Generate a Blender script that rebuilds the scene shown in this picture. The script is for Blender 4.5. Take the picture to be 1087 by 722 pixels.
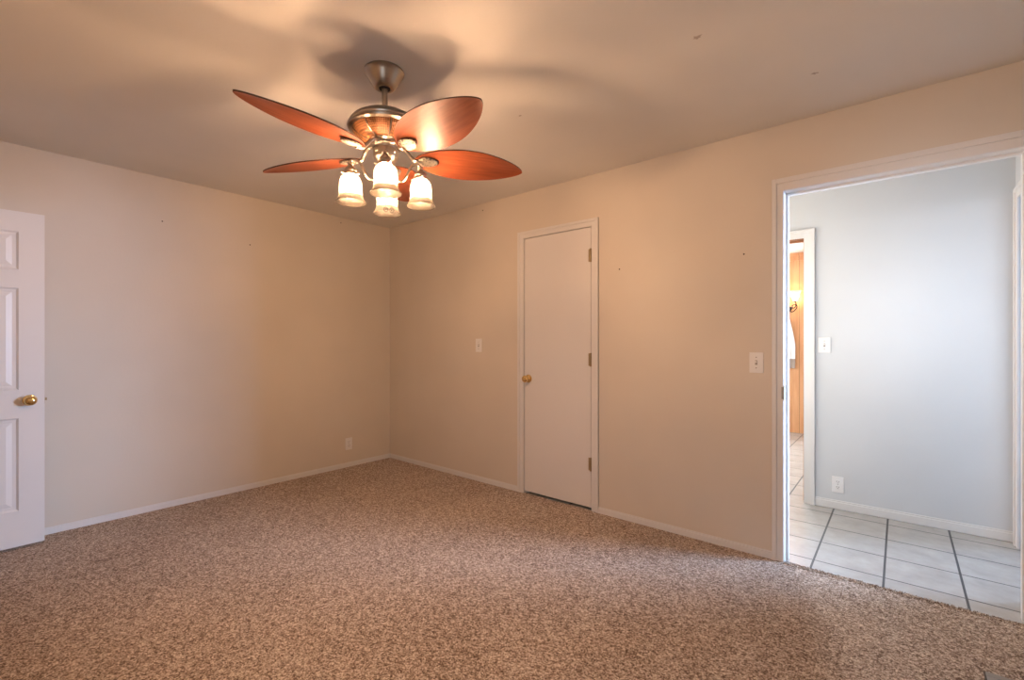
import bpy, bmesh, math, random
from mathutils import Vector, Matrix
random.seed(7)
for o in list(bpy.data.objects): bpy.data.objects.remove(o, do_unlink=True)
S = bpy.context.scene
C = S.collection
PI = math.pi

# ------------------------------------------------------------------ camera, world, lights, exposure
CAM = Vector((4.0976, -2.9033, 1.2))
YAW = math.atan2(0.6418, 0.7669)
cd = bpy.data.cameras.new('camera'); cam = bpy.data.objects.new('camera', cd); C.objects.link(cam)
cam.location = CAM; cam.rotation_euler = (PI/2, 0, YAW)
cd.sensor_fit = 'HORIZONTAL'; cd.sensor_width = 36; cd.lens = 36*491.7/1087; cd.shift_y = 3/1087; cd.clip_start = .02
S.camera = cam
S.view_settings.view_transform = 'Standard'; S.view_settings.look = 'None'
S.view_settings.gamma = 1; S.view_settings.use_curve_mapping = False
S.view_settings.exposure = 0.0

LAMP_COL = (1, .64, .40)      # warm bulbs of the fan
LAMP_STRENGTH = 615
DAY_BEAM = 82                 # the low daylight that reaches through to the left wall
HALL_FILL = 18                 # fill light for the hall, from a window added at its left end
DAY_REAR = 1.05                 # daylight through the bedroom window behind the camera
DAY_BATH = 215                # daylight through the pine room's window

w = bpy.data.worlds.new('world'); S.world = w; w.use_nodes = True
wn = w.node_tree.nodes; wl = w.node_tree.links
sky = wn.new('ShaderNodeTexSky'); sky.sky_type = 'NISHITA'; sky.sun_disc = False
sky.sun_elevation = math.radians(40); sky.sun_rotation = math.radians(120)
wl.new(sky.outputs[0], wn['Background'].inputs[0]); wn['Background'].inputs[1].default_value = .25

def area(name, loc, size, rot, watts, col, spread=180):
    l = bpy.data.lights.new(name, 'AREA'); l.shape = 'RECTANGLE'; l.size, l.size_y = size
    l.energy = watts; l.color = col; l.spread = math.radians(spread)
    o = bpy.data.objects.new(name, l); C.objects.link(o); o.location = loc; o.rotation_euler = rot
    return o
area('daylight_sun_room', (7.46, 2.22, 1.50), (1.8, .95), (PI/2-.10, 0, PI/2+math.radians(30)), DAY_BEAM, (.45, .655, 1), 42)
area('hall_fill_light', (2.69, .655, 1.45), (.75, 1.0), (PI/2, 0, -PI/2), HALL_FILL, (1, .925, .82))  # added fill that brightens the hall wall and tiles
area('daylight_bedroom_window', (4.18, -3.40, 1.42), (.6, 1.0), (PI/2, 0, 0), DAY_REAR, (.86, .91, 1), 18)
area('daylight_bedroom_window_sky', (4.12, -3.47, 1.5), (1.0, 1.05), (PI/2, 0, 0), 9, (.80, .88, 1))
area('daylight_bath_window', (2.2, 4.44, 1.5), (.9, 1.0), (PI/2, 0, PI), DAY_BATH, (.88, .94, 1))

# ------------------------------------------------------------------ materials
def mat(name, col, rough=.5, metal=0, spec=.5):
    m = bpy.data.materials.new(name); m.use_nodes = True
    b = m.node_tree.nodes['Principled BSDF']
    b.inputs['Base Color'].default_value = (*col, 1); b.inputs['Roughness'].default_value = rough
    b.inputs['Metallic'].default_value = metal; b.inputs['Specular IOR Level'].default_value = spec
    return m
def nodes(m): return m.node_tree.nodes, m.node_tree.links, m.node_tree.nodes['Principled BSDF']
def N(n, t, **k):
    x = n.new(t)
    for a, v in k.items(): setattr(x, a, v)
    return x
def coords(n, l, scale=(1, 1, 1)):
    tc = N(n, 'ShaderNodeTexCoord'); mp = N(n, 'ShaderNodeMapping'); mp.inputs['Scale'].default_value = scale
    l.new(tc.outputs['Object'], mp.inputs[0]); return mp.outputs[0]
def noise(n, l, vec, scale, detail=3, rough=.5):
    x = N(n, 'ShaderNodeTexNoise'); x.inputs['Scale'].default_value = scale
    x.inputs['Detail'].default_value = detail; x.inputs['Roughness'].default_value = rough
    l.new(vec, x.inputs['Vector']); return x.outputs[0]
def ramp(n, l, fac, stops):
    r = N(n, 'ShaderNodeValToRGB'); e = r.color_ramp.elements
    while len(e) < len(stops): e.new(.5)
    for i, (p, c) in enumerate(stops): e[i].position = p; e[i].color = (*c, 1)
    l.new(fac, r.inputs[0]); return r.outputs[0]
def bump(n, l, h, b, strength, dist=.002):
    x = N(n, 'ShaderNodeBump'); x.inputs['Strength'].default_value = strength; x.inputs['Distance'].default_value = dist
    l.new(h, x.inputs['Height']); l.new(x.outputs[0], b.inputs['Normal'])
def math_(n, l, op, a, b=None, c=None):
    x = N(n, 'ShaderNodeMath', operation=op)
    for i, v in enumerate((a, b, c)):
        if v is None: continue
        if isinstance(v, (int, float)): x.inputs[i].default_value = v
        else: l.new(v, x.inputs[i])
    return x.outputs[0]
def paint(name, col, rough=.6, bs=.25, scale=60, var=.03):
    m = mat(name, col, rough, spec=.35); n, l, b = nodes(m); v = coords(n, l)
    big = noise(n, l, v, 1.7, 2)
    lo = tuple(c*(1-var) for c in col); hi = tuple(min(1, c*(1+var)) for c in col)
    l.new(ramp(n, l, big, [(.3, lo), (.7, hi)]), b.inputs['Base Color'])
    bump(n, l, noise(n, l, v, scale, 3), b, bs, .0015)
    return m

M = {}
M['wall'] = paint('beige_wall_paint', (.70, .62, .52), .55)
M['hall_wall'] = paint('grey_white_wall_paint', (.66, .66, .655), .42, .12)
M['ceiling'] = paint('ceiling_paint', (.78, .745, .69), .8, .35, 45)
M['trim'] = paint('white_trim_paint', (.76, .73, .70), .35, .06, 90, .01)
M['door'] = paint('white_door_paint', (.78, .745, .715), .38, .05, 70, .015)
M['plate'] = mat('white_plastic', (.84, .81, .78), .35)
M['slot'] = mat('dark_slot', (.10, .08, .065), .6)
M['slot_plate'] = mat('grey_slot', (.38, .34, .30), .6)
M['brass'] = mat('polished_brass', (.80, .56, .24), .18, 1)
M['hinge'] = mat('aged_brass', (.42, .31, .18), .38, 1)
M['steel'] = mat('strike_steel', (.34, .31, .26), .45, .8)
M['iron'] = mat('bronze_iron', (.06, .045, .035), .45, .8)
M['chain'] = mat('chain_metal', (.035, .03, .027), .55, .2, .2)
M['vent'] = mat('taupe_vent_enamel', (.34, .31, .28), .45, .3)
M['black'] = mat('black_rubber', (.02, .02, .02), .7)

def brushed(name, col, rough=.28):
    m = mat(name, col, rough, 1); n, l, b = nodes(m); v = coords(n, l, (1, 1, 90))
    l.new(ramp(n, l, noise(n, l, v, 18, 2), [(.35, tuple(c*.86 for c in col)), (.65, col)]), b.inputs['Base Color'])
    return m
M['nickel'] = brushed('brushed_nickel', (.47, .41, .34))
def lattice():
    m = mat('pierced_nickel', (.5, .45, .38), .55, .4); n, l, b = nodes(m); v = coords(n, l)
    x = N(n, 'ShaderNodeTexVoronoi', feature='DISTANCE_TO_EDGE'); x.inputs['Scale'].default_value = 80; l.new(v, x.inputs['Vector'])
    l.new(ramp(n, l, x.outputs['Distance'], [(.14, (.20, .175, .14)), (.26, (.022, .016, .011))]), b.inputs['Base Color'])
    bump(n, l, math_(n, l, 'MULTIPLY', x.outputs['Distance'], -1), b, .8, .003)
    return m
M['lattice'] = lattice()
def blade_wood():
    m = mat('red_cherry_wood', (.5, .17, .07), .36, spec=.14); n, l, b = nodes(m); v = coords(n, l, (2.2, 26, 26))
    l.new(ramp(n, l, noise(n, l, v, 2.4, 4, .6), [(.3, (.115, .026, .010)), (.55, (.165, .042, .017)), (.75, (.21, .062, .028))]), b.inputs['Base Color'])
    v2 = coords(n, l, (6, 120, 120)); bump(n, l, noise(n, l, v2, 3, 3), b, .12, .001)
    return m
M['blade'] = blade_wood()
M['blade_edge'] = mat('dark_blade_edge', (.07, .03, .018), .5)
def rattan():
    m = mat('woven_rattan', (.5, .2, .06), .5); n, l, b = nodes(m)
    tc = N(n, 'ShaderNodeTexCoord'); sp = N(n, 'ShaderNodeSeparateXYZ'); l.new(tc.outputs['Object'], sp.inputs[0])
    ang = math_(n, l, 'ARCTAN2', sp.outputs[1], sp.outputs[0])
    a = math_(n, l, 'MULTIPLY', ang, 48.0); z = math_(n, l, 'MULTIPLY', sp.outputs[2], 520.0)
    p = math_(n, l, 'SINE', math_(n, l, 'ADD', a, z)); q = math_(n, l, 'SINE', math_(n, l, 'SUBTRACT', a, z))
    h = math_(n, l, 'MULTIPLY_ADD', math_(n, l, 'MULTIPLY', p, q), .5, .5)
    l.new(ramp(n, l, h, [(.15, (.17, .05, .012)), (.6, (.40, .16, .045))]), b.inputs['Base Color'])
    bump(n, l, h, b, .6, .002); return m
M['rattan'] = rattan()
def carpet():
    m = mat('speckled_carpet', (.3, .2, .15), .95, spec=.1); n, l, b = nodes(m); v = coords(n, l)
    def cells(sc):
        x = N(n, 'ShaderNodeTexVoronoi'); x.inputs['Scale'].default_value = sc; l.new(v, x.inputs['Vector'])
        sx = N(n, 'ShaderNodeSeparateColor'); l.new(x.outputs['Color'], sx.inputs[0]); return sx.outputs[0], x.outputs['Distance']
    c1, e1 = cells(180); c2, e2 = cells(95); a = noise(n, l, v, 190, 3, .7); d = noise(n, l, v, 1.6, 2)
    s = math_(n, l, 'ADD', math_(n, l, 'MULTIPLY', c1, .16), math_(n, l, 'MULTIPLY', c2, .10))
    s = math_(n, l, 'ADD', s, math_(n, l, 'MULTIPLY', a, .55))
    s = math_(n, l, 'ADD', s, math_(n, l, 'MULTIPLY_ADD', d, .06, .065))
    l.new(ramp(n, l, s, [(.39, (.095, .05, .027)), (.475, (.345, .24, .172)), (.53, (.52, .40, .31)), (.63, (.86, .75, .62))]), b.inputs['Base Color'])
    bump(n, l, math_(n, l, 'SUBTRACT', s, math_(n, l, 'MULTIPLY', e1, .25)), b, .7, .010)
    b.inputs['Sheen Weight'].default_value = .15
    return m
M['carpet'] = carpet()
def tile():
    m = mat('white_floor_tile', (.7, .7, .7), .3); n, l, b = nodes(m)
    tc = N(n, 'ShaderNodeTexCoord'); sp = N(n, 'ShaderNodeSeparateXYZ'); l.new(tc.outputs['Object'], sp.inputs[0])
    def grout(o, off, pitch, wd):
        f = math_(n, l, 'FRACT', math_(n, l, 'DIVIDE', math_(n, l, 'ADD', o, -off+pitch*40.5), pitch))
        e = math_(n, l, 'MULTIPLY', math_(n, l, 'ABSOLUTE', math_(n, l, 'SUBTRACT', f, .5)), pitch)
        return math_(n, l, 'LESS_THAN', e, wd)
    g = math_(n, l, 'MAXIMUM', grout(sp.outputs[0], 3.731, .3045, .0050), grout(sp.outputs[1], .146, .3015, .0042))
    v = coords(n, l)
    t = ramp(n, l, noise(n, l, v, 7, 5, .65), [(.3, (.40, .375, .345)), (.7, (.50, .472, .437))])
    mx = N(n, 'ShaderNodeMix', data_type='RGBA'); l.new(g, mx.inputs[0]); l.new(t, mx.inputs[6]); mx.inputs[7].default_value = (.085, .08, .078, 1)
    l.new(mx.outputs[2], b.inputs['Base Color'])
    l.new(math_(n, l, 'MULTIPLY_ADD', g, .5, .25), b.inputs['Roughness'])
    h = math_(n, l, 'ADD', math_(n, l, 'MULTIPLY', g, -1), math_(n, l, 'MULTIPLY', noise(n, l, v, 14, 3), .35))
    bump(n, l, h, b, .5, .003); return m
M['tile'] = tile()
def pine():
    m = mat('knotty_pine', (.7, .36, .16), .4); n, l, b = nodes(m); v = coords(n, l, (9, 9, .8))
    base = ramp(n, l, noise(n, l, v, 2.2, 4, .6), [(.3, (.66, .29, .12)), (.6, (.78, .39, .18)), (.8, (.82, .46, .23))])
    tc = N(n, 'ShaderNodeTexCoord'); sp = N(n, 'ShaderNodeSeparateXYZ'); l.new(tc.outputs['Object'], sp.inputs[0])
    vo = N(n, 'ShaderNodeTexVoronoi'); vo.inputs['Scale'].default_value = 3.2
    l.new(coords(n, l, (1.3, 1.3, .9)), vo.inputs['Vector'])
    k = math_(n, l, 'LESS_THAN', vo.outputs['Distance'], .055)
    f = math_(n, l, 'FRACT', math_(n, l, 'DIVIDE', math_(n, l, 'ADD', sp.outputs[0], 10.02), .22))
    gr = math_(n, l, 'LESS_THAN', math_(n, l, 'ABSOLUTE', math_(n, l, 'SUBTRACT', f, .5)), .010)
    mx = N(n, 'ShaderNodeMix', data_type='RGBA'); l.new(math_(n, l, 'MAXIMUM', k, gr), mx.inputs[0]); l.new(base, mx.inputs[6]); mx.inputs[7].default_value = (.24, .085, .03, 1)
    l.new(mx.outputs[2], b.inputs['Base Color']); bump(n, l, math_(n, l, 'MULTIPLY', gr, -1), b, .5, .004)
    return m
M['pine'] = pine()
M['stain'] = paint('stained_wood', (.34, .15, .07), .45, .1, 60, .15)
def towel_m():
    m = mat('white_terry', (.86, .85, .83), .9, spec=.1); n, l, b = nodes(m)
    tc = N(n, 'ShaderNodeTexCoord'); sp = N(n, 'ShaderNodeSeparateXYZ'); l.new(tc.outputs['Object'], sp.inputs[0])
    bump(n, l, noise(n, l, coords(n, l), 260, 2), b, .6, .003); return m
M['towel'] = towel_m()
M['taupe'] = paint('taupe_terry', (.42, .33, .27), .9, .5, 260, .1)
def glass_shade(name, tl_mix, df_mix, tlc, dfc):
    m = bpy.data.materials.new(name); m.use_nodes = True; n = m.node_tree.nodes; l = m.node_tree.links
    n.remove(n['Principled BSDF']); out = n['Material Output']
    tr = N(n, 'ShaderNodeBsdfTransparent'); tl = N(n, 'ShaderNodeBsdfTranslucent'); gl = N(n, 'ShaderNodeBsdfGlossy'); df = N(n, 'ShaderNodeBsdfDiffuse')
    tr.inputs[0].default_value = (1, .97, .93, 1); tl.inputs[0].default_value = (*tlc, 1); df.inputs[0].default_value = (*dfc, 1); gl.inputs['Roughness'].default_value = .2
    a = N(n, 'ShaderNodeMixShader'); a.inputs[0].default_value = tl_mix; l.new(tr.outputs[0], a.inputs[1]); l.new(tl.outputs[0], a.inputs[2])
    c = N(n, 'ShaderNodeMixShader'); c.inputs[0].default_value = df_mix; l.new(a.outputs[0], c.inputs[1]); l.new(df.outputs[0], c.inputs[2])
    d = N(n, 'ShaderNodeMixShader'); d.inputs[0].default_value = .04; l.new(c.outputs[0], d.inputs[1]); l.new(gl.outputs[0], d.inputs[2])
    l.new(d.outputs[0], out.inputs[0]); return m
M['shade'] = glass_shade('frosted_lamp_glass', .02, .03, (.95, .92, .88), (.8, .8, .8))
M['rim'] = glass_shade('frosted_rim_glass', .9, .25, (.20, .175, .14), (.20, .175, .14))
def emit(name, col, s):
    m = bpy.data.materials.new(name); m.use_nodes = True; n = m.node_tree.nodes
    b = n['Principled BSDF']; b.inputs['Base Color'].default_value = (.8, .8, .8, 1)
    b.inputs['Emission Color'].default_value = (*col, 1); b.inputs['Emission Strength'].default_value = s; return m
M['bulb'] = emit('lit_bulb', LAMP_COL, LAMP_STRENGTH)
M['sconce_bulb'] = emit('lit_sconce_bulb', (1, .72, .45), 160)
def pane_m():
    m = bpy.data.materials.new('window_glass'); m.use_nodes = True; n = m.node_tree.nodes; l = m.node_tree.links
    n.remove(n['Principled BSDF']); tr = N(n, 'ShaderNodeBsdfTransparent'); gl = N(n, 'ShaderNodeBsdfGlossy'); gl.inputs['Roughness'].default_value = .02
    a = N(n, 'ShaderNodeMixShader'); a.inputs[0].default_value = .06; l.new(tr.outputs[0], a.inputs[1]); l.new(gl.outputs[0], a.inputs[2])
    l.new(a.outputs[0], n['Material Output'].inputs[0]); return m
M['pane'] = pane_m()

# ------------------------------------------------------------------ helpers
def box(bm, x0, x1, y0, y1, z0, z1, bev=0):
    vs = [bm.verts.new((x, y, z)) for x in (x0, x1) for y in (y0, y1) for z in (z0, z1)]
    f = [(0, 1, 3, 2), (4, 6, 7, 5), (0, 4, 5, 1), (2, 3, 7, 6), (0, 2, 6, 4), (1, 5, 7, 3)]
    fs = [bm.faces.new([vs[i] for i in q]) for q in f]
    if bev:
        es = list({e for q in fs for e in q.edges})
        bmesh.ops.bevel(bm, geom=es, offset=bev, segments=2, affect='EDGES', profile=.5)
def lathe(bm, prof, seg=40, cx=0, cy=0, ax='Z', base=(0, 0, 0), cap=True):
    """prof: (radius, height) pairs along the axis"""
    rings = []
    b = Vector(base)
    for r, h in prof:
        ring = []
        for i in range(seg):
            t = 2*PI*i/seg; p, q = r*math.cos(t), r*math.sin(t)
            v = {'Z': (p, q, h), 'X': (h, p, q), 'Y': (q, h, p)}[ax]
            ring.append(bm.verts.new(b+Vector(v)+Vector((cx, cy, 0))))
        rings.append(ring)
    for a, c in zip(rings, rings[1:]):
        for i in range(seg): bm.faces.new((a[i], a[(i+1) % seg], c[(i+1) % seg], c[i]))
    if cap:
        for ring, flip in ((rings[0], True), (rings[-1], False)):
            bm.faces.new(list(reversed(ring)) if flip else ring)
def tube(bm, pts, rad, seg=10, closed=False):
    pts = [Vector(p) for p in pts]; n = len(pts); rings = []
    up = None
    for i, p in enumerate(pts):
        a = pts[(i-1) % n] if (closed or i) else p; c = pts[(i+1) % n] if (closed or i < n-1) else p
        t = (c-a).normalized()
        if up is None: up = t.orthogonal().normalized()
        up = (up-t*up.dot(t)).normalized(); s = t.cross(up)
        r = rad[i] if isinstance(rad, (list, tuple)) else rad
        rings.append([bm.verts.new(p+(up*math.cos(2*PI*k/seg)+s*math.sin(2*PI*k/seg))*r) for k in range(seg)])
    for i in range(n if closed else n-1):
        a, c = rings[i], rings[(i+1) % n]
        for k in range(seg): bm.faces.new((a[k], a[(k+1) % seg], c[(k+1) % seg], c[k]))
    if not closed: bm.faces.new(list(reversed(rings[0]))); bm.faces.new(rings[-1])
def spline(pts, n=8):
    pts = [Vector(p) for p in pts]; out = []
    P = [pts[0]*2-pts[1]]+pts+[pts[-1]*2-pts[-2]]
    for i in range(1, len(P)-2):
        for k in range(n):
            t = k/n; a, b, c, d = P[i-1:i+3]
            out.append(.5*((2*b)+(c-a)*t+(2*a-5*b+4*c-d)*t*t+(3*b-a-3*c+d)*t**3))
    out.append(pts[-1]); return out
def obj(name, bm, m, parent=None, smooth=False, loc=None):
    bmesh.ops.recalc_face_normals(bm, faces=bm.faces)
    me = bpy.data.meshes.new(name); bm.to_mesh(me); bm.free()
    ms = m if isinstance(m, list) else [m]
    for x in ms: me.materials.append(x)
    o = bpy.data.objects.new(name, me); C.objects.link(o)
    if smooth:
        me.polygons.foreach_set('use_smooth', [True]*len(me.polygons))
        me.set_sharp_from_angle(angle=math.radians(38))
    if parent: o.parent = parent
    if loc: o.location = loc
    return o
def tag(o, label, cat, group=None, kind=None):
    o['label'] = label; o['category'] = cat
    if group: o['group'] = group
    if kind: o['kind'] = kind
    return o
def thing(name, label, cat, loc=(0, 0, 0), rz=0, group=None, kind=None):
    o = bpy.data.objects.new(name, None); C.objects.link(o); o.location = loc; o.rotation_euler = (0, 0, rz); o.empty_display_size = .1
    return tag(o, label, cat, group, kind)
def struct(name, bm, m, label, cat, smooth=False): return tag(obj(name, bm, m, None, smooth), label, cat, kind='structure')
def B(): return bmesh.new()
def wall_holes(bm, axis, a0, a1, p0, p1, z0, z1, holes):
    """wall slab along axis ('x' or 'y') from a0..a1, thickness p0..p1, with rectangular holes (a,b,z0,z1)"""
    cuts = sorted({a0, a1, *[h[0] for h in holes], *[h[1] for h in holes]})
    for s, e in zip(cuts, cuts[1:]):
        mid = (s+e)/2; hs = sorted([(h[2], h[3]) for h in holes if h[0] < mid < h[1]])
        z = z0; spans = []
        for hz0, hz1 in hs:
            if hz0 > z: spans.append((z, hz0))
            z = hz1
        if z < z1: spans.append((z, z1))
        for u, v in spans:
            if axis == 'x': box(bm, s, e, p0, p1, u, v)
            else: box(bm, p0, p1, s, e, u, v)

# ------------------------------------------------------------------ the setting
H = 2.4; XR = 5.3; YB = -3.42; T = .12
HX0, HX1, HY = 2.66, 4.634, 1.19         # hall
BX0, BX1, BY = 1.4, 4.1, 4.30            # pine room
OX0, OX1, OZ = 3.598, 4.530, 2.045       # rough opening to the hall
CX0, CX1, CZ = 1.780, 2.420, 2.045       # closet opening
DX0, DX1, DZ = 2.79, 3.556, 1.998        # hall door to the pine room

bm = B(); box(bm, 0, XR, YB, 0.004, -.05, 0)
struct('floor', bm, M['carpet'], 'speckled brown carpet covering the bedroom floor', 'carpet')
bm = B(); box(bm, BX0, HX1+.12, 0.004, BY, -.06, -.006)
struct('floor_hall', bm, M['tile'], 'white tiled floor beyond the wide doorway', 'tile floor')
bm = B(); box(bm, -T, XR+T, YB-T, .06, H, H+.1)
struct('ceiling', bm, M['ceiling'], 'beige bedroom ceiling with soft fan shadows', 'ceiling')
bm = B(); box(bm, 1.2, HX1+.3, .06, BY+T, H, H+.1)
struct('ceiling_hall', bm, M['trim'], 'white ceiling over the hall and pine room', 'ceiling')
bm = B(); box(bm, -T, 0, YB-T, T, -.05, H)
struct('wall_left', bm, M['wall'], 'beige left bedroom wall behind the panelled door', 'wall')
bm = B(); wall_holes(bm, 'x', 0, XR, 0, T, -.05, H, [(CX0, CX1, -.05, CZ), (OX0, OX1, -.05, OZ)])
wr = struct('wall_right', bm, M['wall'], 'beige bedroom wall with the closet door and the hall doorway', 'wall')
bm = B(); wall_holes(bm, 'x', 0, XR, YB-T, YB, -.05, H, [(.12, .96, 0, 2.0), (3.55, 4.69, .9, 2.1)])
struct('wall_back', bm, M['wall'], 'beige wall behind the camera', 'wall')
bm = B(); box(bm, XR, XR+T, YB-T, T, -.05, H)
struct('wall_front', bm, M['wall'], 'beige wall to the right of the camera', 'wall')
# closets behind the two doors
bm = B(); box(bm, 1.5, 2.62, .62, .66, -.05, H); box(bm, 1.46, 1.5, T, .66, -.05, H); wall_holes(bm, 'y', T, HY+T, 2.6, HX0, -.05, H, [(.28, 1.03, .95, 1.95)]); box(bm, 1.5, 2.6, T, .62, -.05, 0)
struct('wall_closet', bm, M['wall'], 'closet walls behind the flat closet door', 'wall')
bm = B(); box(bm, -T, 1.1, YB-.75, YB-.7, -.05, H); box(bm, -.1, -.05, YB-.7, YB-T, -.05, H); box(bm, 1.05, 1.1, YB-.7, YB-T, -.05, H); box(bm, -.1, 1.1, YB-.7, YB, -.06, -.001); box(bm, -.1, 1.1, YB-.75, YB-T, H, H+.05)
struct('wall_alcove', bm, M['wall'], 'alcove walls behind the open panelled door', 'wall')
# hall
bm = B(); wall_holes(bm, 'x', HX0, HX1+T, HY, HY+T, -.05, H, [(DX0, DX1, -.05, DZ)])
struct('wall_hall', bm, M['hall_wall'], 'pale grey hall wall seen through the wide doorway', 'wall')
bm = B(); wall_holes(bm, 'y', T, HY, HX1, HX1+T, -.05, H, [(.30, 1.09, -.05, 2.06)])
struct('wall_hall_end', bm, M['hall_wall'], 'pale grey hall end wall with a cased doorway', 'wall')
# pine room
bm = B(); wall_holes(bm, 'x', BX0, BX1, BY, BY+T, -.05, H, [(1.75, 2.65, 1.0, 2.0)])
struct('wall_pine', bm, M['pine'], 'knotty pine panelled wall seen through the narrow hall door', 'wall')
bm = B(); box(bm, BX0-T, BX0, HY, BY+T, -.05, H); box(bm, BX0, HX0, HY, HY+T, -.05, H); box(bm, BX1, BX1+T, HY+T, BY+T, -.05, H)
struct('wall_pine_sides', bm, M['hall_wall'], 'pale side walls of the pine room', 'wall')
bm = B(); box(bm, BX0, BX1, BY-.024, BY-.0005, 2.30, H); box(bm, BX0, BX1, BY-.034, BY-.024, 2.36, H)
struct('trim_1', bm, M['pine'], 'pine board along the top of the pine panelling', 'trim')

def casing(bm, axis, a0, a1, z1, p, s, wd, th, head=None):
    """casing around opening a0..a1, top z1, on plane p, protruding by s*th; stepped profile"""
    hd = head or wd
    def b(a, c, z0, z1_, t):
        q = sorted((p, p+s*t))
        if axis == 'x': box(bm, a, c, q[0], q[1], z0, z1_, .0015)
        else: box(bm, q[0], q[1], a, c, z0, z1_, .0015)
    k = .6
    b(a0-wd, a0, -.01, z1+hd, th*.5); b(a1, a1+wd, -.01, z1+hd, th*.5); b(a0, a1, z1, z1+hd, th*.5)
    b(a0-wd, a0-wd*k, -.01, z1+hd, th); b(a1+wd*k, a1+wd, -.01, z1+hd, th); b(a0-wd*k, a1+wd*k, z1+hd*k, z1+hd, th)
def jamb(bm, x0, x1, z1, y0, y1, t, stop=None):
    box(bm, x0-.001, x0+t, y0, y1, -.02, z1); box(bm, x1-t, x1+.001, y0, y1, -.02, z1); box(bm, x0+t, x1-t, y0, y1, z1-t, z1+.001)
    if stop:
        s0, s1, d = stop
        box(bm, x0+t, x0+t+d, s0, s1, -.02, z1-t, .001); box(bm, x1-t-d, x1-t, s0, s1, -.02, z1-t, .001); box(bm, x0+t+d, x1-t-d, s0, s1, z1-t-d, z1-t, .001)
# wide doorway
bm = B(); casing(bm, 'x', OX0+.012, OX1-.012, OZ-.012, -.0003, -1, .055, .016, .068)
casing(bm, 'x', OX0+.012, OX1-.012, OZ-.012, T+.0003, 1, .055, .016)
jamb(bm, OX0, OX1, OZ, -.002, T+.002, .014, (.055, .09, .011))
t2 = struct('trim_2', bm, M['trim'], 'white casing and jamb of the wide doorway to the hall', 'door casing')
bm = B(); box(bm, OX0+.0135, OX0+.0165, -.009, .040, .885, .965, .0008); box(bm, OX0+.003, OX0+.0165, -.0105, -.0082, .892, .958, .0006)
obj('strike_plate', bm, M['steel'], t2)
# closet casing
bm = B(); casing(bm, 'x', CX0+.008, CX1-.006, CZ-.010, -.0003, -1, .053, .013, .052)
jamb(bm, CX0, CX1, CZ, -.001, T, .012, (.046, .07, .012))
struct('trim_3', bm, M['trim'], 'beige white casing around the closet door', 'door casing')
# hall door casing (pine room)
bm = B(); casing(bm, 'x', DX0+.012, DX1-.012, DZ-.010, HY-.0003, -1, .070, .018, .064); 
t4 = struct('trim_4', bm, M['trim'], 'white casing of the narrow door in the hall wall', 'door casing')
bm = B(); jamb(bm, DX0, DX1, DZ, HY+.001, HY+T+.002, .014, (HY+.06, HY+.09, .010))
obj('door_jamb', bm, M['stain'], t4)
# hall outer door casing
bm = B(); casing(bm, 'y', .31, 1.08, 2.05, HX1+.0003, -1, .065, .018)
struct('trim_5', bm, M['trim'], 'white casing of the hall end doorway at the right edge', 'door casing')
# baseboards
def base(name, segs, label, h=.045, th=.011):
    bm = B()
    for ax, a, b_, p, s in segs:
        q = sorted((p+s*.0003, p+s*th)); q2 = sorted((p+s*.0003, p+s*th*.55))
        if ax == 'x': box(bm, a, b_, q[0], q[1], -.004, h*.8, .0015); box(bm, a, b_, q2[0], q2[1], h*.78, h, .0015)
        else: box(bm, q[0], q[1], a, b_, -.004, h*.8, .0015); box(bm, q2[0], q2[1], a, b_, h*.78, h, .0015)
    return struct(name, bm, M['trim'], label, 'baseboard')
base('baseboard_left', [('y', YB, 0, 0, 1)], 'white baseboard along the left wall', .043)
base('baseboard_right', [('x', .011, CX0+.008-.053, 0, -1), ('x', CX1-.006+.053, OX0+.012-.055, 0, -1), ('x', OX1-.012+.055, XR, 0, -1)], 'white baseboard either side of the closet door', .043)
base('baseboard_back', [('x', 1.05, XR, YB, 1)], 'white baseboard on the wall behind the camera')
base('baseboard_hall', [('x', DX1+.06, HX1, HY, -1)], 'white baseboard along the pale hall wall', .058, .013)

# windows and the outer door (daylight comes through them; the hall's left one is added for fill)
def window(name, x0, x1, y0, z0, z1, label, s):
    t = thing(name, label, 'window', ((x0+x1)/2, y0, z0), kind='structure')
    w2, h = (x1-x0)/2, z1-z0
    bm = B(); f = .045
    for a, b_, c, d in ((-w2, -w2+f, 0, h), (w2-f, w2, 0, h), (-w2+f, w2-f, 0, f), (-w2+f, w2-f, h-f, h), (-w2+f, w2-f, h/2-.02, h/2+.02)):
        box(bm, a, b_, -.03, .03, c, d, .003)
    obj('window_frame', bm, M['trim'], t)
    bm = B(); box(bm, -w2+f, w2-f, -.003, .003, f, h/2-.02); box(bm, -w2+f, w2-f, -.003, .003, h/2+.02, h-f); obj('pane', bm, M['pane'], t)
    bm = B(); box(bm, -w2-.05, w2+.05, -.03+s*.06-.05, .03+s*.06+.05-.06*0, -.02, 0, .003); obj('window_sill', bm, M['trim'], t)
window('window_1', 3.55, 4.69, YB-.06, .9, 2.1, 'bedroom window behind the camera', 1)
window('window_2', 1.75, 2.65, BY+.06, 1.0, 2.0, 'window in the pine panelled wall', -1)
window('window_3', 1.3, 3.05, 0, 1.0, 2.15, 'bright window of the room beyond the hall', 1)
w3 = bpy.data.objects['window_3']; w3.location = (7.56, 2.175, 1.0); w3.rotation_euler = (0, 0, PI/2)
window('fill_window', .28, 1.03, 0, .95, 1.95, 'unseen window added at the left end of the hall for fill light', 1)  # added out of view to carry the hall's fill light
w4 = bpy.data.objects['fill_window']; w4.location = (2.63, .655, .95); w4.rotation_euler = (0, 0, -PI/2)
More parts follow.
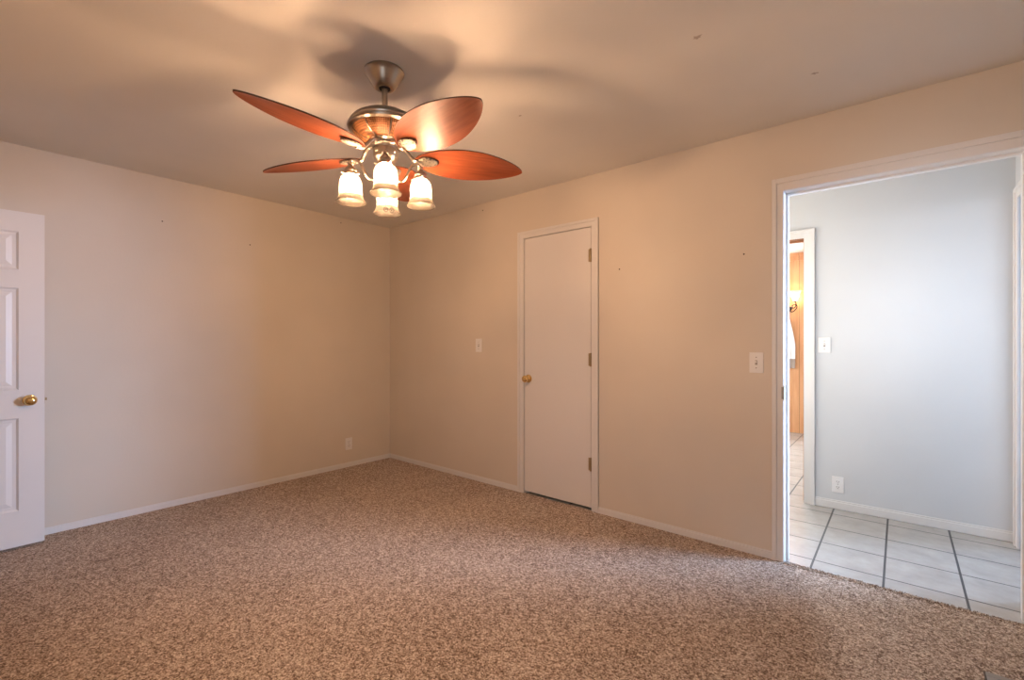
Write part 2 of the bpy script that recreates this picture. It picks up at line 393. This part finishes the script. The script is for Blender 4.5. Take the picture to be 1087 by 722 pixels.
bm = B(); wall_holes(bm, 'y', 0, 3.2, 7.5, 7.62, -.05, H, [(1.3, 3.05, 1.0, 2.15)]); box(bm, HX1+T, 7.5, 3.2, 3.3, -.05, H); box(bm, XR+T, 7.5, 0, T, -.05, H); box(bm, HX1, HX1+T, HY+T, 3.3, -.05, H)
struct('wall_far_room', bm, M['hall_wall'], 'pale walls of the bright room beyond the hall end', 'wall')
bm = B(); box(bm, HX1+.12, 7.5, .004, 3.2, -.06, -.006); struct('floor_far_room', bm, M['tile'], 'tile floor of the bright room beyond the hall end', 'tile floor')
bm = B(); box(bm, HX1+.3, 7.62, .06, 3.3, H, H+.1); struct('ceiling_far_room', bm, M['trim'], 'white ceiling of the bright room beyond the hall', 'ceiling')

# ------------------------------------------------------------------ closet door
def knob_mesh(bm, ax, s, base_pt, sc=1):
    prof = [(.031, 0), (.032, .003), (.029, .007), (.016, .010), (.011, .016), (.011, .026), (.016, .031), (.024, .036), (.0275, .044), (.0275, .050), (.024, .058), (.018, .0625), (.009, .0645), (.001, .065)]
    lathe(bm, [(r*sc, h*s*sc) for r, h in prof], 28, ax=ax, base=base_pt)
d1 = thing('door_1', 'flat white closet door with a brass knob, shut, left of the wide doorway', 'door', (1.797, 0, 0), kind='structure')
bm = B(); box(bm, 0, .605, .004, .040, .018, 2.030, .002); obj('door_panel', bm, M['door'], d1)
bm = B(); knob_mesh(bm, 'Y', -1, (.040, .004, .916)); obj('door_knob', bm, M['brass'], d1, True)
for z in (1.827, 1.079, .330):
    bm = B(); lathe(bm, [(.006, z-.048), (.007, z-.046), (.007, z+.046), (.006, z+.048)], 14, .607, -.005)
    box(bm, .586, .604, .0015, .0042, z-.045, z+.045); obj('hinge', bm, M['hinge'], d1, True)

# ------------------------------------------------------------------ open six-panel door on the left
FX = .17
d2 = thing('door_2', 'white six-panel door with a brass knob standing open at the left edge', 'door', (FX, -2.572, 0), kind='structure')
DW, Dz0, Dz1, TH = .762, .016, 1.964, .035
bm = B()
cols = [(-.107-.235, -.107), (-DW+.107, -DW+.107+.235)]
rows = [(.223, .762), (.925, 1.520), (1.625, 1.848)]
ycuts = [-DW, cols[1][0], cols[1][1], cols[0][0], cols[0][1], 0]
zc = [Dz0, rows[0][0], rows[0][1], rows[1][0], rows[1][1], rows[2][0], rows[2][1], Dz1]
def raised(bm, x, s, y0, y1, z0, z1):
    """sunk moulding with a raised field, facing s"""
    L = [(0, 0), (.010, -.008), (.026, -.009), (.050, -.002)]
    prev = None
    for ins, dep in L:
        q = [bm.verts.new((x+s*dep, a, b_)) for a, b_ in ((y0+ins, z0+ins), (y1-ins, z0+ins), (y1-ins, z1-ins), (y0+ins, z1-ins))]
        if prev:
            for i in range(4): bm.faces.new((prev[i], prev[(i+1) % 4], q[(i+1) % 4], q[i]))
        prev = q
    bm.faces.new(prev)
for x, s in ((0, 1), (-TH, -1)):
    for i in range(5):
        for j in range(7):
            y0, y1, z0, z1 = ycuts[i], ycuts[i+1], zc[j], zc[j+1]
            if i in (1, 3) and j in (1, 3, 5): raised(bm, x, s, y0, y1, z0, z1)
            else: bm.faces.new([bm.verts.new((x, a, b_)) for a, b_ in ((y0, z0), (y1, z0), (y1, z1), (y0, z1))])
for q in (((0, 0), (-TH, 0)), ((-TH, -DW), (0, -DW))):
    (xa, ya), (xb, yb) = q
    bm.faces.new([bm.verts.new(v) for v in ((xa, ya, Dz0), (xb, yb, Dz0), (xb, yb, Dz1), (xa, ya, Dz1))])
for z in (Dz0, Dz1): bm.faces.new([bm.verts.new(v) for v in ((0, 0, z), (-TH, 0, z), (-TH, -DW, z), (0, -DW, z))])
bmesh.ops.remove_doubles(bm, verts=bm.verts, dist=.0002)
obj('door_panel', bm, M['door'], d2)
bm = B(); knob_mesh(bm, 'X', 1, (0, -.062, .862)); obj('door_knob', bm, M['brass'], d2, True)
bm = B(); box(bm, -.024, -.010, -.0005, .0015, .835, .889, .0004); box(bm, -.022, -.012, .0, .011, .855, .871, .002); obj('latch', bm, M['hinge'], d2)
for z in (.25, 1.0, 1.75):
    bm = B(); lathe(bm, [(.006, z-.045), (.006, z+.045)], 12, -.010, -DW-.008); box(bm, -.028, -.006, -DW-.002, -DW, z-.044, z+.044); obj('hinge', bm, M['hinge'], d2)

# ------------------------------------------------------------------ ceiling fan
FC = Vector((2.349, -1.694, H))
fan = thing('ceiling_fan', 'brushed nickel ceiling fan with five cherry wood leaf blades and four lit bell shades', 'ceiling fan', FC)
rt = Vector((math.cos(YAW), math.sin(YAW), 0)); fw = Vector((-math.sin(YAW), math.cos(YAW), 0))
fan.rotation_mode = 'QUATERNION'
fan.rotation_quaternion = Matrix.Rotation(math.radians(-1.0), 3, fw).to_quaternion()   # it hangs a little out of plumb
bm = B(); lathe(bm, [(.084, 0), (.086, -.004), (.086, -.010), (.080, -.016), (.074, -.026), (.060, -.050), (.050, -.066), (.043, -.074), (.036, -.077), (.026, -.077), (.024, -.070)], 48)
obj('canopy', bm, M['nickel'], fan, True)
bm = B(); lathe(bm, [(.024, -.0745), (.023, -.079), (.013, -.080)], 24); obj('hanger_ball', bm, M['black'], fan, True)
bm = B(); lathe(bm, [(.0125, -.076), (.0125, -.172)], 20); obj('downrod', bm, M['nickel'], fan, True)
bm = B(); lathe(bm, [(.014, -.160), (.022, -.162), (.040, -.170), (.047, -.178), (.052, -.183), (.075, -.188), (.110, -.203), (.138, -.220), (.150, -.233), (.154, -.241), (.152, -.246), (.158, -.249), (.160, -.256), (.157, -.262), (.148, -.265), (.143, -.267)], 64)
mh = obj('motor_housing', bm, M['nickel'], fan, True)
bm = B(); lathe(bm, [(.143, -.265), (.138, -.273), (.124, -.286), (.102, -.299), (.079, -.308), (.070, -.311)], 64); obj('rattan_band', bm, M['rattan'], mh, True)
for k in range(8):
    a = 2*PI*k/8+.35
    bm = B(); pts = [(r*math.cos(a), r*math.sin(a), z) for r, z in ((.1445, -.266), (.1395, -.273), (.1255, -.286), (.1035, -.299), (.081, -.308), (.072, -.312))]
    tube(bm, spline(pts, 3), .0028, 8); obj('strap_rib', bm, M['nickel'], mh, True)
bm = B(); lathe(bm, [(.066, -.303), (.070, -.305), (.071, -.313), (.064, -.318), (.060, -.323), (.064, -.328), (.066, -.334), (.062, -.338), (.052, -.340), (.051, -.346), (.054, -.350), (.054, -.382), (.051, -.388), (.040, -.396), (.036, -.408), (.040, -.420), (.049, -.430), (.054, -.445), (.055, -.470), (.052, -.484), (.043, -.496), (.028, -.505), (.016, -.509), (.012, -.516), (.014, -.522), (.010, -.529), (.001, -.532)], 48)
lk = obj('light_kit_body', bm, M['nickel'], fan, True)
for k in range(4):
    a = math.radians(14+45)+k*PI/2+YAW
    bm = B(); bmesh.ops.create_uvsphere(bm, u_segments=10, v_segments=6, radius=.0045, matrix=Matrix.Translation((.054*math.cos(a), .054*math.sin(a), -.366)))
    obj('screw', bm, M['nickel'], lk, True)

# blades
BZ, R0, R1, BW, PITCH = -.374, .125, .648, .225, math.radians(-13)
def blade_half(t):           # t 0 root .. 1 tip
    return BW/2*(math.sin(PI*min(1, max(0, t))**.92)**.62)*(1-.10*(t-.5))
def make_blade():
    NS, NW = 40, 8; top = []; bot = []; bm = B()
    for i in range(NS+1):
        t = i/NS; t = .5-.5*math.cos(PI*t)
        r = R0+(R1-R0)*t; hw = max(.0012, blade_half(t))
        rt, rb = [], []
        for j in range(NW+1):
            u = -1+2*j/NW; z = -.010*(u*u-1)*0+.006*(1-u*u)*min(1, hw/.05)
            rt.append(bm.verts.new((r, u*hw, z+.0028))); rb.append(bm.verts.new((r, u*hw, z-.0028)))
        top.append(rt); bot.append(rb)
    def q(f, mi=0): f.material_index = mi
    for i in range(NS):
        for j in range(NW):
            q(bm.faces.new((top[i][j], top[i+1][j], top[i+1][j+1], top[i][j+1]))); q(bm.faces.new((bot[i][j], bot[i][j+1], bot[i+1][j+1], bot[i+1][j])))
        for j in (0, NW): q(bm.faces.new((top[i][j], top[i+1][j], bot[i+1][j], bot[i][j])), 1)
    for i in (0, NS):
        for j in range(NW): q(bm.faces.new((top[i][j], top[i][j+1], bot[i][j+1], bot[i][j])), 1)
    return bm
def make_iron():
    bm = B()
    p = spline([(.058, 0, .046), (.076, 0, .047), (.096, 0, .030), (.112, 0, .008), (.130, 0, -.006), (.158, 0, -.010)], 6)
    tube(bm, p, [.0105-.003*math.sin(PI*i/(len(p)-1)) for i in range(len(p))], 12)
    box(bm, .050, .066, -.02, .02, .040, .052, .002)
    return bm
def make_medallion():
    bm = B(); rings = []
    for sc, z in ((1.0, -.0035), (1.0, -.008), (.93, -.0105), (.5, -.013), (.02, -.014)):
        ring = []
        for i in range(36):
            a = 2*PI*i/36; ring.append(bm.verts.new((.186+.046*sc*math.cos(a), .034*sc*math.sin(a)*(1-.18*math.cos(a)), z)))
        rings.append(ring)
    for p, q in zip(rings, rings[1:]):
        for i in range(36): bm.faces.new((p[i], p[(i+1) % 36], q[(i+1) % 36], q[i]))
    bm.faces.new(rings[0]); bm.faces.new(rings[-1]); return bm
first = None
for k in range(5):
    ang = math.radians((20.5, 93.5, 165.4, 237.6, 314.2)[k])+YAW
    mtx_rot = (PITCH, 0, ang)
    if first is None:
        b = obj('blade', make_blade(), [M['blade'], M['blade_edge']], fan, True)
        i_ = obj('blade_iron', make_iron(), M['nickel'], b, True); m_ = obj('medallion', make_medallion(), M['lattice'], b, True)
        first = (b, i_, m_)
    else:
        b = first[0].copy(); C.objects.link(b); b.parent = fan
        for ch in first[1:]: c2 = ch.copy(); C.objects.link(c2); c2.parent = b
    b.location = (0, 0, BZ); b.rotation_euler = mtx_rot

# lamps
def shell(bm, out, th):
    inn = [(r-th, z) for r, z in reversed(out)]
    lathe(bm, out+inn+[out[0]], 40, cap=False); bmesh.ops.remove_doubles(bm, verts=bm.verts, dist=1e-6)
def shade_bm():
    bm = B(); shell(bm, [(.020, 0), (.029, -.003), (.040, -.012), (.046, -.026), (.0482, -.045), (.0485, -.075), (.0493, -.090)], .003); return bm
def rim_bm():
    bm = B(); shell(bm, [(.0493, -.090), (.0525, -.103), (.0585, -.113), (.0640, -.119), (.0645, -.1205)], .003); return bm
LR, LZ = .150, -.464
fl = None
for k in range(4):
    a = math.radians(14+90*k)+YAW
    if fl is None:
        bm = B(); tube(bm, spline([(.046, 0, -.482), (.062, 0, -.484), (.080, 0, -.470), (.095, 0, -.440), (.110, 0, -.412), (.130, 0, -.402), (.145, 0, -.407), (.150, 0, -.420)], 6), .0058, 12)
        arm = obj('lamp_arm', bm, M['nickel'], fan, True)
        bm = B(); lathe(bm, [(.009, -.411), (.012, -.413), (.013, -.420), (.010, -.424), (.012, -.430), (.020, -.437), (.026, -.444), (.027, -.450), (.024, -.455), (.029, -.457), (.031, -.462), (.031, -.470), (.027, -.470)], 32, LR, 0)
        for q in range(3):
            ca = 2*PI*q/3+.6; tube(bm, [(LR+.030*math.cos(ca), .030*math.sin(ca), -.466), (LR+.043*math.cos(ca), .043*math.sin(ca), -.466)], .0035, 8)
        soc = obj('socket', bm, M['nickel'], arm, True)
        sh = obj('glass_shade', shade_bm(), M['shade'], fan, True)
        sh['label'] = 'lit frosted white glass bell shade'
        bm = B(); lathe(bm, [(.012, -.008), (.013, -.019), (.021, -.031), (.026, -.044), (.024, -.057), (.016, -.067), (.002, -.071)], 24)
        bu = obj('bulb', bm, M['bulb'], sh, True); bu['label'] = 'lit warm light bulb'
        ri = obj('flared_rim', rim_bm(), M['rim'], sh, True); ri['label'] = 'cream flared glass rim'
        fl = (arm, soc, sh, bu, ri)
    else:
        arm = fl[0].copy(); C.objects.link(arm); arm.parent = fan
        s2 = fl[1].copy(); C.objects.link(s2); s2.parent = arm
        sh = fl[2].copy(); C.objects.link(sh); sh.parent = fan
        for q in fl[3:]: b2 = q.copy(); C.objects.link(b2); b2.parent = sh
    arm.rotation_euler = (0, 0, a)
    sh.location = (LR*math.cos(a), LR*math.sin(a), LZ-.004)
    sh.rotation_euler = (0, 0, a)
rt = Vector((math.cos(YAW), math.sin(YAW), 0)); fw = Vector((-math.sin(YAW), math.cos(YAW), 0))
for k, (lx, ly) in enumerate(((.006, -.036), (.030, -.030))):
    p = rt*lx+fw*ly
    zt, zb = -.485, -.610-.003*k
    bm = B(); tube(bm, [p+Vector((0, 0, zt)), p+Vector((0, 0, zb))], .0012, 6)
    z = zt
    while z > zb: bmesh.ops.create_uvsphere(bm, u_segments=6, v_segments=4, radius=.0019, matrix=Matrix.Translation(p+Vector((0, 0, z)))); z -= .0045
    pc = obj('pull_chain', bm, M['chain'], fan, True)
    bm = B(); cpt = p+Vector((0, 0, zb-.010)); tube(bm, [cpt+rt*.009*math.cos(2*PI*i/20)+Vector((0, 0, .010*math.sin(2*PI*i/20))) for i in range(20)], .0024, 8, True)
    bmesh.ops.create_uvsphere(bm, u_segments=10, v_segments=8, radius=.0045, matrix=Matrix.Translation(cpt))
    obj('chain_ring', bm, M['chain'], pc, True)

# ------------------------------------------------------------------ switches and outlets
def plate_base(t, w_, h_):
    bm = B(); box(bm, -w_/2, w_/2, -.0055, -.0002, -h_/2, h_/2, .0022); obj('cover_plate', bm, M['plate'], t)
def switch(loc, label, w_=.072, h_=.116):
    t = thing('light_switch', label, 'light switch', loc); plate_base(t, w_, h_)
    bm = B(); box(bm, -.006, .006, -.0062, -.005, -.013, .013); obj('toggle_slot', bm, M['slot_plate'], t)
    bm = B(); box(bm, -.0045, .0045, -.017, -.005, .0, .009, .0015); obj('toggle', bm, M['plate'], t)
    for z in (-.030, .030):
        bm = B(); lathe(bm, [(.0032, -.0052), (.0032, -.0066), (.001, -.0069)], 12, ax='Y', base=(0, 0, z)); obj('screw', bm, M['steel'], t)
    return t
switch((1.294, 0, 1.178), 'white light switch on the beige wall left of the closet door')
switch((3.475, 0, 1.088), 'white light switch on the beige wall beside the wide doorway casing')
switch((3.673, HY, 1.183), 'white light switch on the pale hall wall', .076, .112)
def outlet(loc, rz, label):
    t = thing('wall_outlet', label, 'electrical outlet', loc, rz); plate_base(t, .072, .116)
    for z in (-.0195, .0195):
        bm = B(); lathe(bm, [(.0165, -.0045), (.0165, -.0068), (.0155, -.0074)], 24, ax='Y', base=(0, 0, z)); r = obj('receptacle', bm, M['plate'], t)
        bm = B()
        for x in (-.0064, .0064): box(bm, x-.0013, x+.0013, -.0079, -.0073, z-.001, z+.0075)
        lathe(bm, [(.0026, -.0073), (.0026, -.0079)], 10, ax='Y', base=(0, 0, z-.0075)); obj('slots', bm, M['slot'], r)
    bm = B(); lathe(bm, [(.003, -.0052), (.003, -.0066)], 10, ax='Y'); obj('screw', bm, M['steel'], t)
outlet((0, -.476, .222), PI/2, 'beige white outlet low on the left wall near the corner')
outlet((3.754, HY, .172), 0, 'white outlet low on the pale hall wall')

# ------------------------------------------------------------------ floor vent
v = thing('floor_vent', 'taupe metal floor register sunk in the carpet at the lower right', 'floor vent', (4.487, -.565, 0))
bm = B()
for a, b_, c, d in ((-.15, .15, -.06, -.032), (-.15, .15, .032, .06), (-.15, -.122, -.032, .032), (.122, .15, -.032, .032)): box(bm, a, b_, c, d, -.002, .006, .0015)
obj('vent_frame', bm, M['vent'], v)
bm = B()
for k in range(15): x = -.119+.0163*k; box(bm, x, x+.007, -.032, .032, -.002, .0045)
obj('louvers', bm, M['vent'], v)
bm = B(); box(bm, -.156, .156, -.066, .066, .0003, .0012); obj('dark_duct', bm, M['slot'], v)

# ------------------------------------------------------------------ pine room things
M['sconce_glass'] = glass_shade('sconce_glass', .25, .1, (.95, .9, .8), (.8, .8, .8))
sc = thing('wall_sconce', 'bronze scroll wall sconce with two frosted glass shades on the pine wall', 'wall sconce', (2.955, BY, 1.66))
bm = B(); lathe(bm, [(.032, -.0005), (.032, -.010), (.026, -.018), (.010, -.022), (.009, -.045)], 28, ax='Y'); obj('back_plate', bm, M['iron'], sc, True)
for s in (-1, 1):
    bm = B(); X = s*.085
    tube(bm, spline([(0, -.040, 0), (s*.03, -.075, -.045), (s*.07, -.11, -.04), (s*.105, -.12, .005), (X+s*.01, -.12, .045), (X-s*.03, -.12, .035), (X-s*.03, -.12, .0), (X, -.12, .01), (X+s*.01, -.12, .05), (X, -.12, .085)], 6), .0065, 8)
    am = obj('scroll_arm', bm, M['iron'], sc, True)
    bm = B(); lathe(bm, [(.010, .080), (.026, .088), (.028, .097), (.022, .099)], 20, X, -.12); obj('socket', bm, M['iron'], am, True)
    bm = B(); o_ = [(.026, .098), (.032, .115), (.043, .145), (.056, .180), (.072, .215), (.078, .225)]
    lathe(bm, o_+[(r-.003, z+.001) for r, z in reversed(o_)], 32, X, -.12, cap=False); g = obj('glass_shade', bm, M['sconce_glass'], sc, True)
    bm = B(); lathe(bm, [(.010, .102), (.018, .125), (.022, .145), (.014, .163), (.002, .167)], 18, X, -.12); obj('bulb', bm, M['sconce_bulb'], g, True)
tw = thing('hand_towel', 'white hand towel with a taupe hem hanging on the pine wall below the sconce', 'towel', (2.925, BY, .86))
def cloth(z0, z1, off):
    bm = B(); rows_ = []
    n1, n2 = 26, 14
    for s in (0, 1):
        R = []
        for j in range(n2+1):
            z = z0+(z1-z0)*j/n2; f = z/.66
            hw = .105*(1-.62*max(0, f-.45)**1.3/.55**1.3) if f > .45 else .105-.004*(.45-f)
            row = []
            for i in range(n1+1):
                u = -1+2*i/n1; d = -.035-.012*math.sin(u*7+1)-off if s else -.018-.012*math.sin(u*7+1)+off
                row.append(bm.verts.new((u*hw, d, z)))
            R.append(row)
        rows_.append(R)
    for R in rows_:
        for j in range(n2):
            for i in range(n1): bm.faces.new((R[j][i], R[j][i+1], R[j+1][i+1], R[j+1][i]))
    a, b_ = rows_
    for j in range(n2):
        for i in (0, n1): bm.faces.new((a[j][i], a[j+1][i], b_[j+1][i], b_[j][i]))
    for j in (0, n2):
        for i in range(n1): bm.faces.new((a[j][i], a[j][i+1], b_[j][i+1], b_[j][i]))
    return bm
obj('cloth', cloth(.125, .66, 0), M['towel'], tw, True)
h_ = obj('hem', cloth(0, .125, .0015), M['taupe'], tw, True); h_['label'] = 'taupe lower hem'
bm = B(); lathe(bm, [(.016, -.0005), (.016, -.008), (.006, -.012), (.006, -.045), (.010, -.05), (.002, -.054)], 18, ax='Y', base=(0, 0, .655)); obj('hook', bm, M['iron'], tw, True)

# ------------------------------------------------------------------ small marks: nails in the walls, scuffs on the ceiling
def nail(loc, ax, s, label):
    bm = B(); lathe(bm, [(.0015, s*-.0005), (.0015, s*.006), (.0045, s*.006), (.004, s*.0085), (.001, s*.0095)], 12, ax=ax)
    tag(obj('nail', bm, M['iron'], None, True, loc), label, 'nail', 'nails left in the walls')
nail((0, -1.957, 2.08), 'X', 1, 'small dark nail high on the left wall above the open door side')
nail((0, -1.367, 2.005), 'X', 1, 'small dark nail high on the left wall under the left fan blade')
nail((0, -.56, 2.345), 'X', 1, 'small dark nail on the left wall just below the ceiling')
nail((1.345, 0, 2.34), 'Y', -1, 'small dark nail on the right wall just below the ceiling near the fan tip')
nail((2.63, 0, 1.703), 'Y', -1, 'small dark nail on the wall just right of the closet door')
nail((3.411, 0, 1.71), 'Y', -1, 'small dark nail on the wall left of the wide doorway')
M['scuff'] = paint('ceiling_scuff', (.50, .44, .39), .9, .6, 200, .15)
for (x, y), sz, lab in zip(((3.484, -1.042), (3.805, -.458), (2.559, -.999)), (.026, .022, .013), ('rough grey scuff on the ceiling midway to the doorway', 'rough grey scuff on the ceiling above the doorway', 'small grey scuff on the ceiling by the right fan blade')):
    bm = B(); c0 = bm.verts.new((0, 0, -.0022)); ring = []
    for i in range(18):
        a = 2*PI*i/18; r = sz*random.uniform(.45, 1.1)*(1 if math.cos(a) > -.2 else .7); ring.append(bm.verts.new((r*math.cos(a), r*.6*math.sin(a), -.0002)))
    for i in range(18): bm.faces.new((ring[i], ring[(i+1) % 18], c0))
    bm.faces.new(ring)
    tag(obj('ceiling_scuff', bm, M['scuff'], None, False, (x, y, H)), lab, 'scuff mark', 'scuffs on the ceiling')

# carpet pile standing up along its cut edge at the tile
bm = B()
for i in range(1500):
    x = random.uniform(OX0+.016, OX1-.016); y = random.uniform(-.035, .010); h = random.uniform(.002, .007); a = random.uniform(0, 2*PI); r = random.uniform(.002, .004)
    lean = Vector((random.uniform(-.005, .005), random.uniform(-.004, .008), 0))
    vs = [bm.verts.new((x+r*math.cos(a+q*2.1), y+r*math.sin(a+q*2.1), -.004)) for q in range(3)]; tp = bm.verts.new(Vector((x, y, h))+lean)
    for q in range(3): bm.faces.new((vs[q], vs[(q+1) % 3], tp))
tag(obj('carpet_edge_pile', bm, M['carpet']), 'ragged brown carpet pile along the tile edge in the doorway', 'carpet pile', kind='stuff')
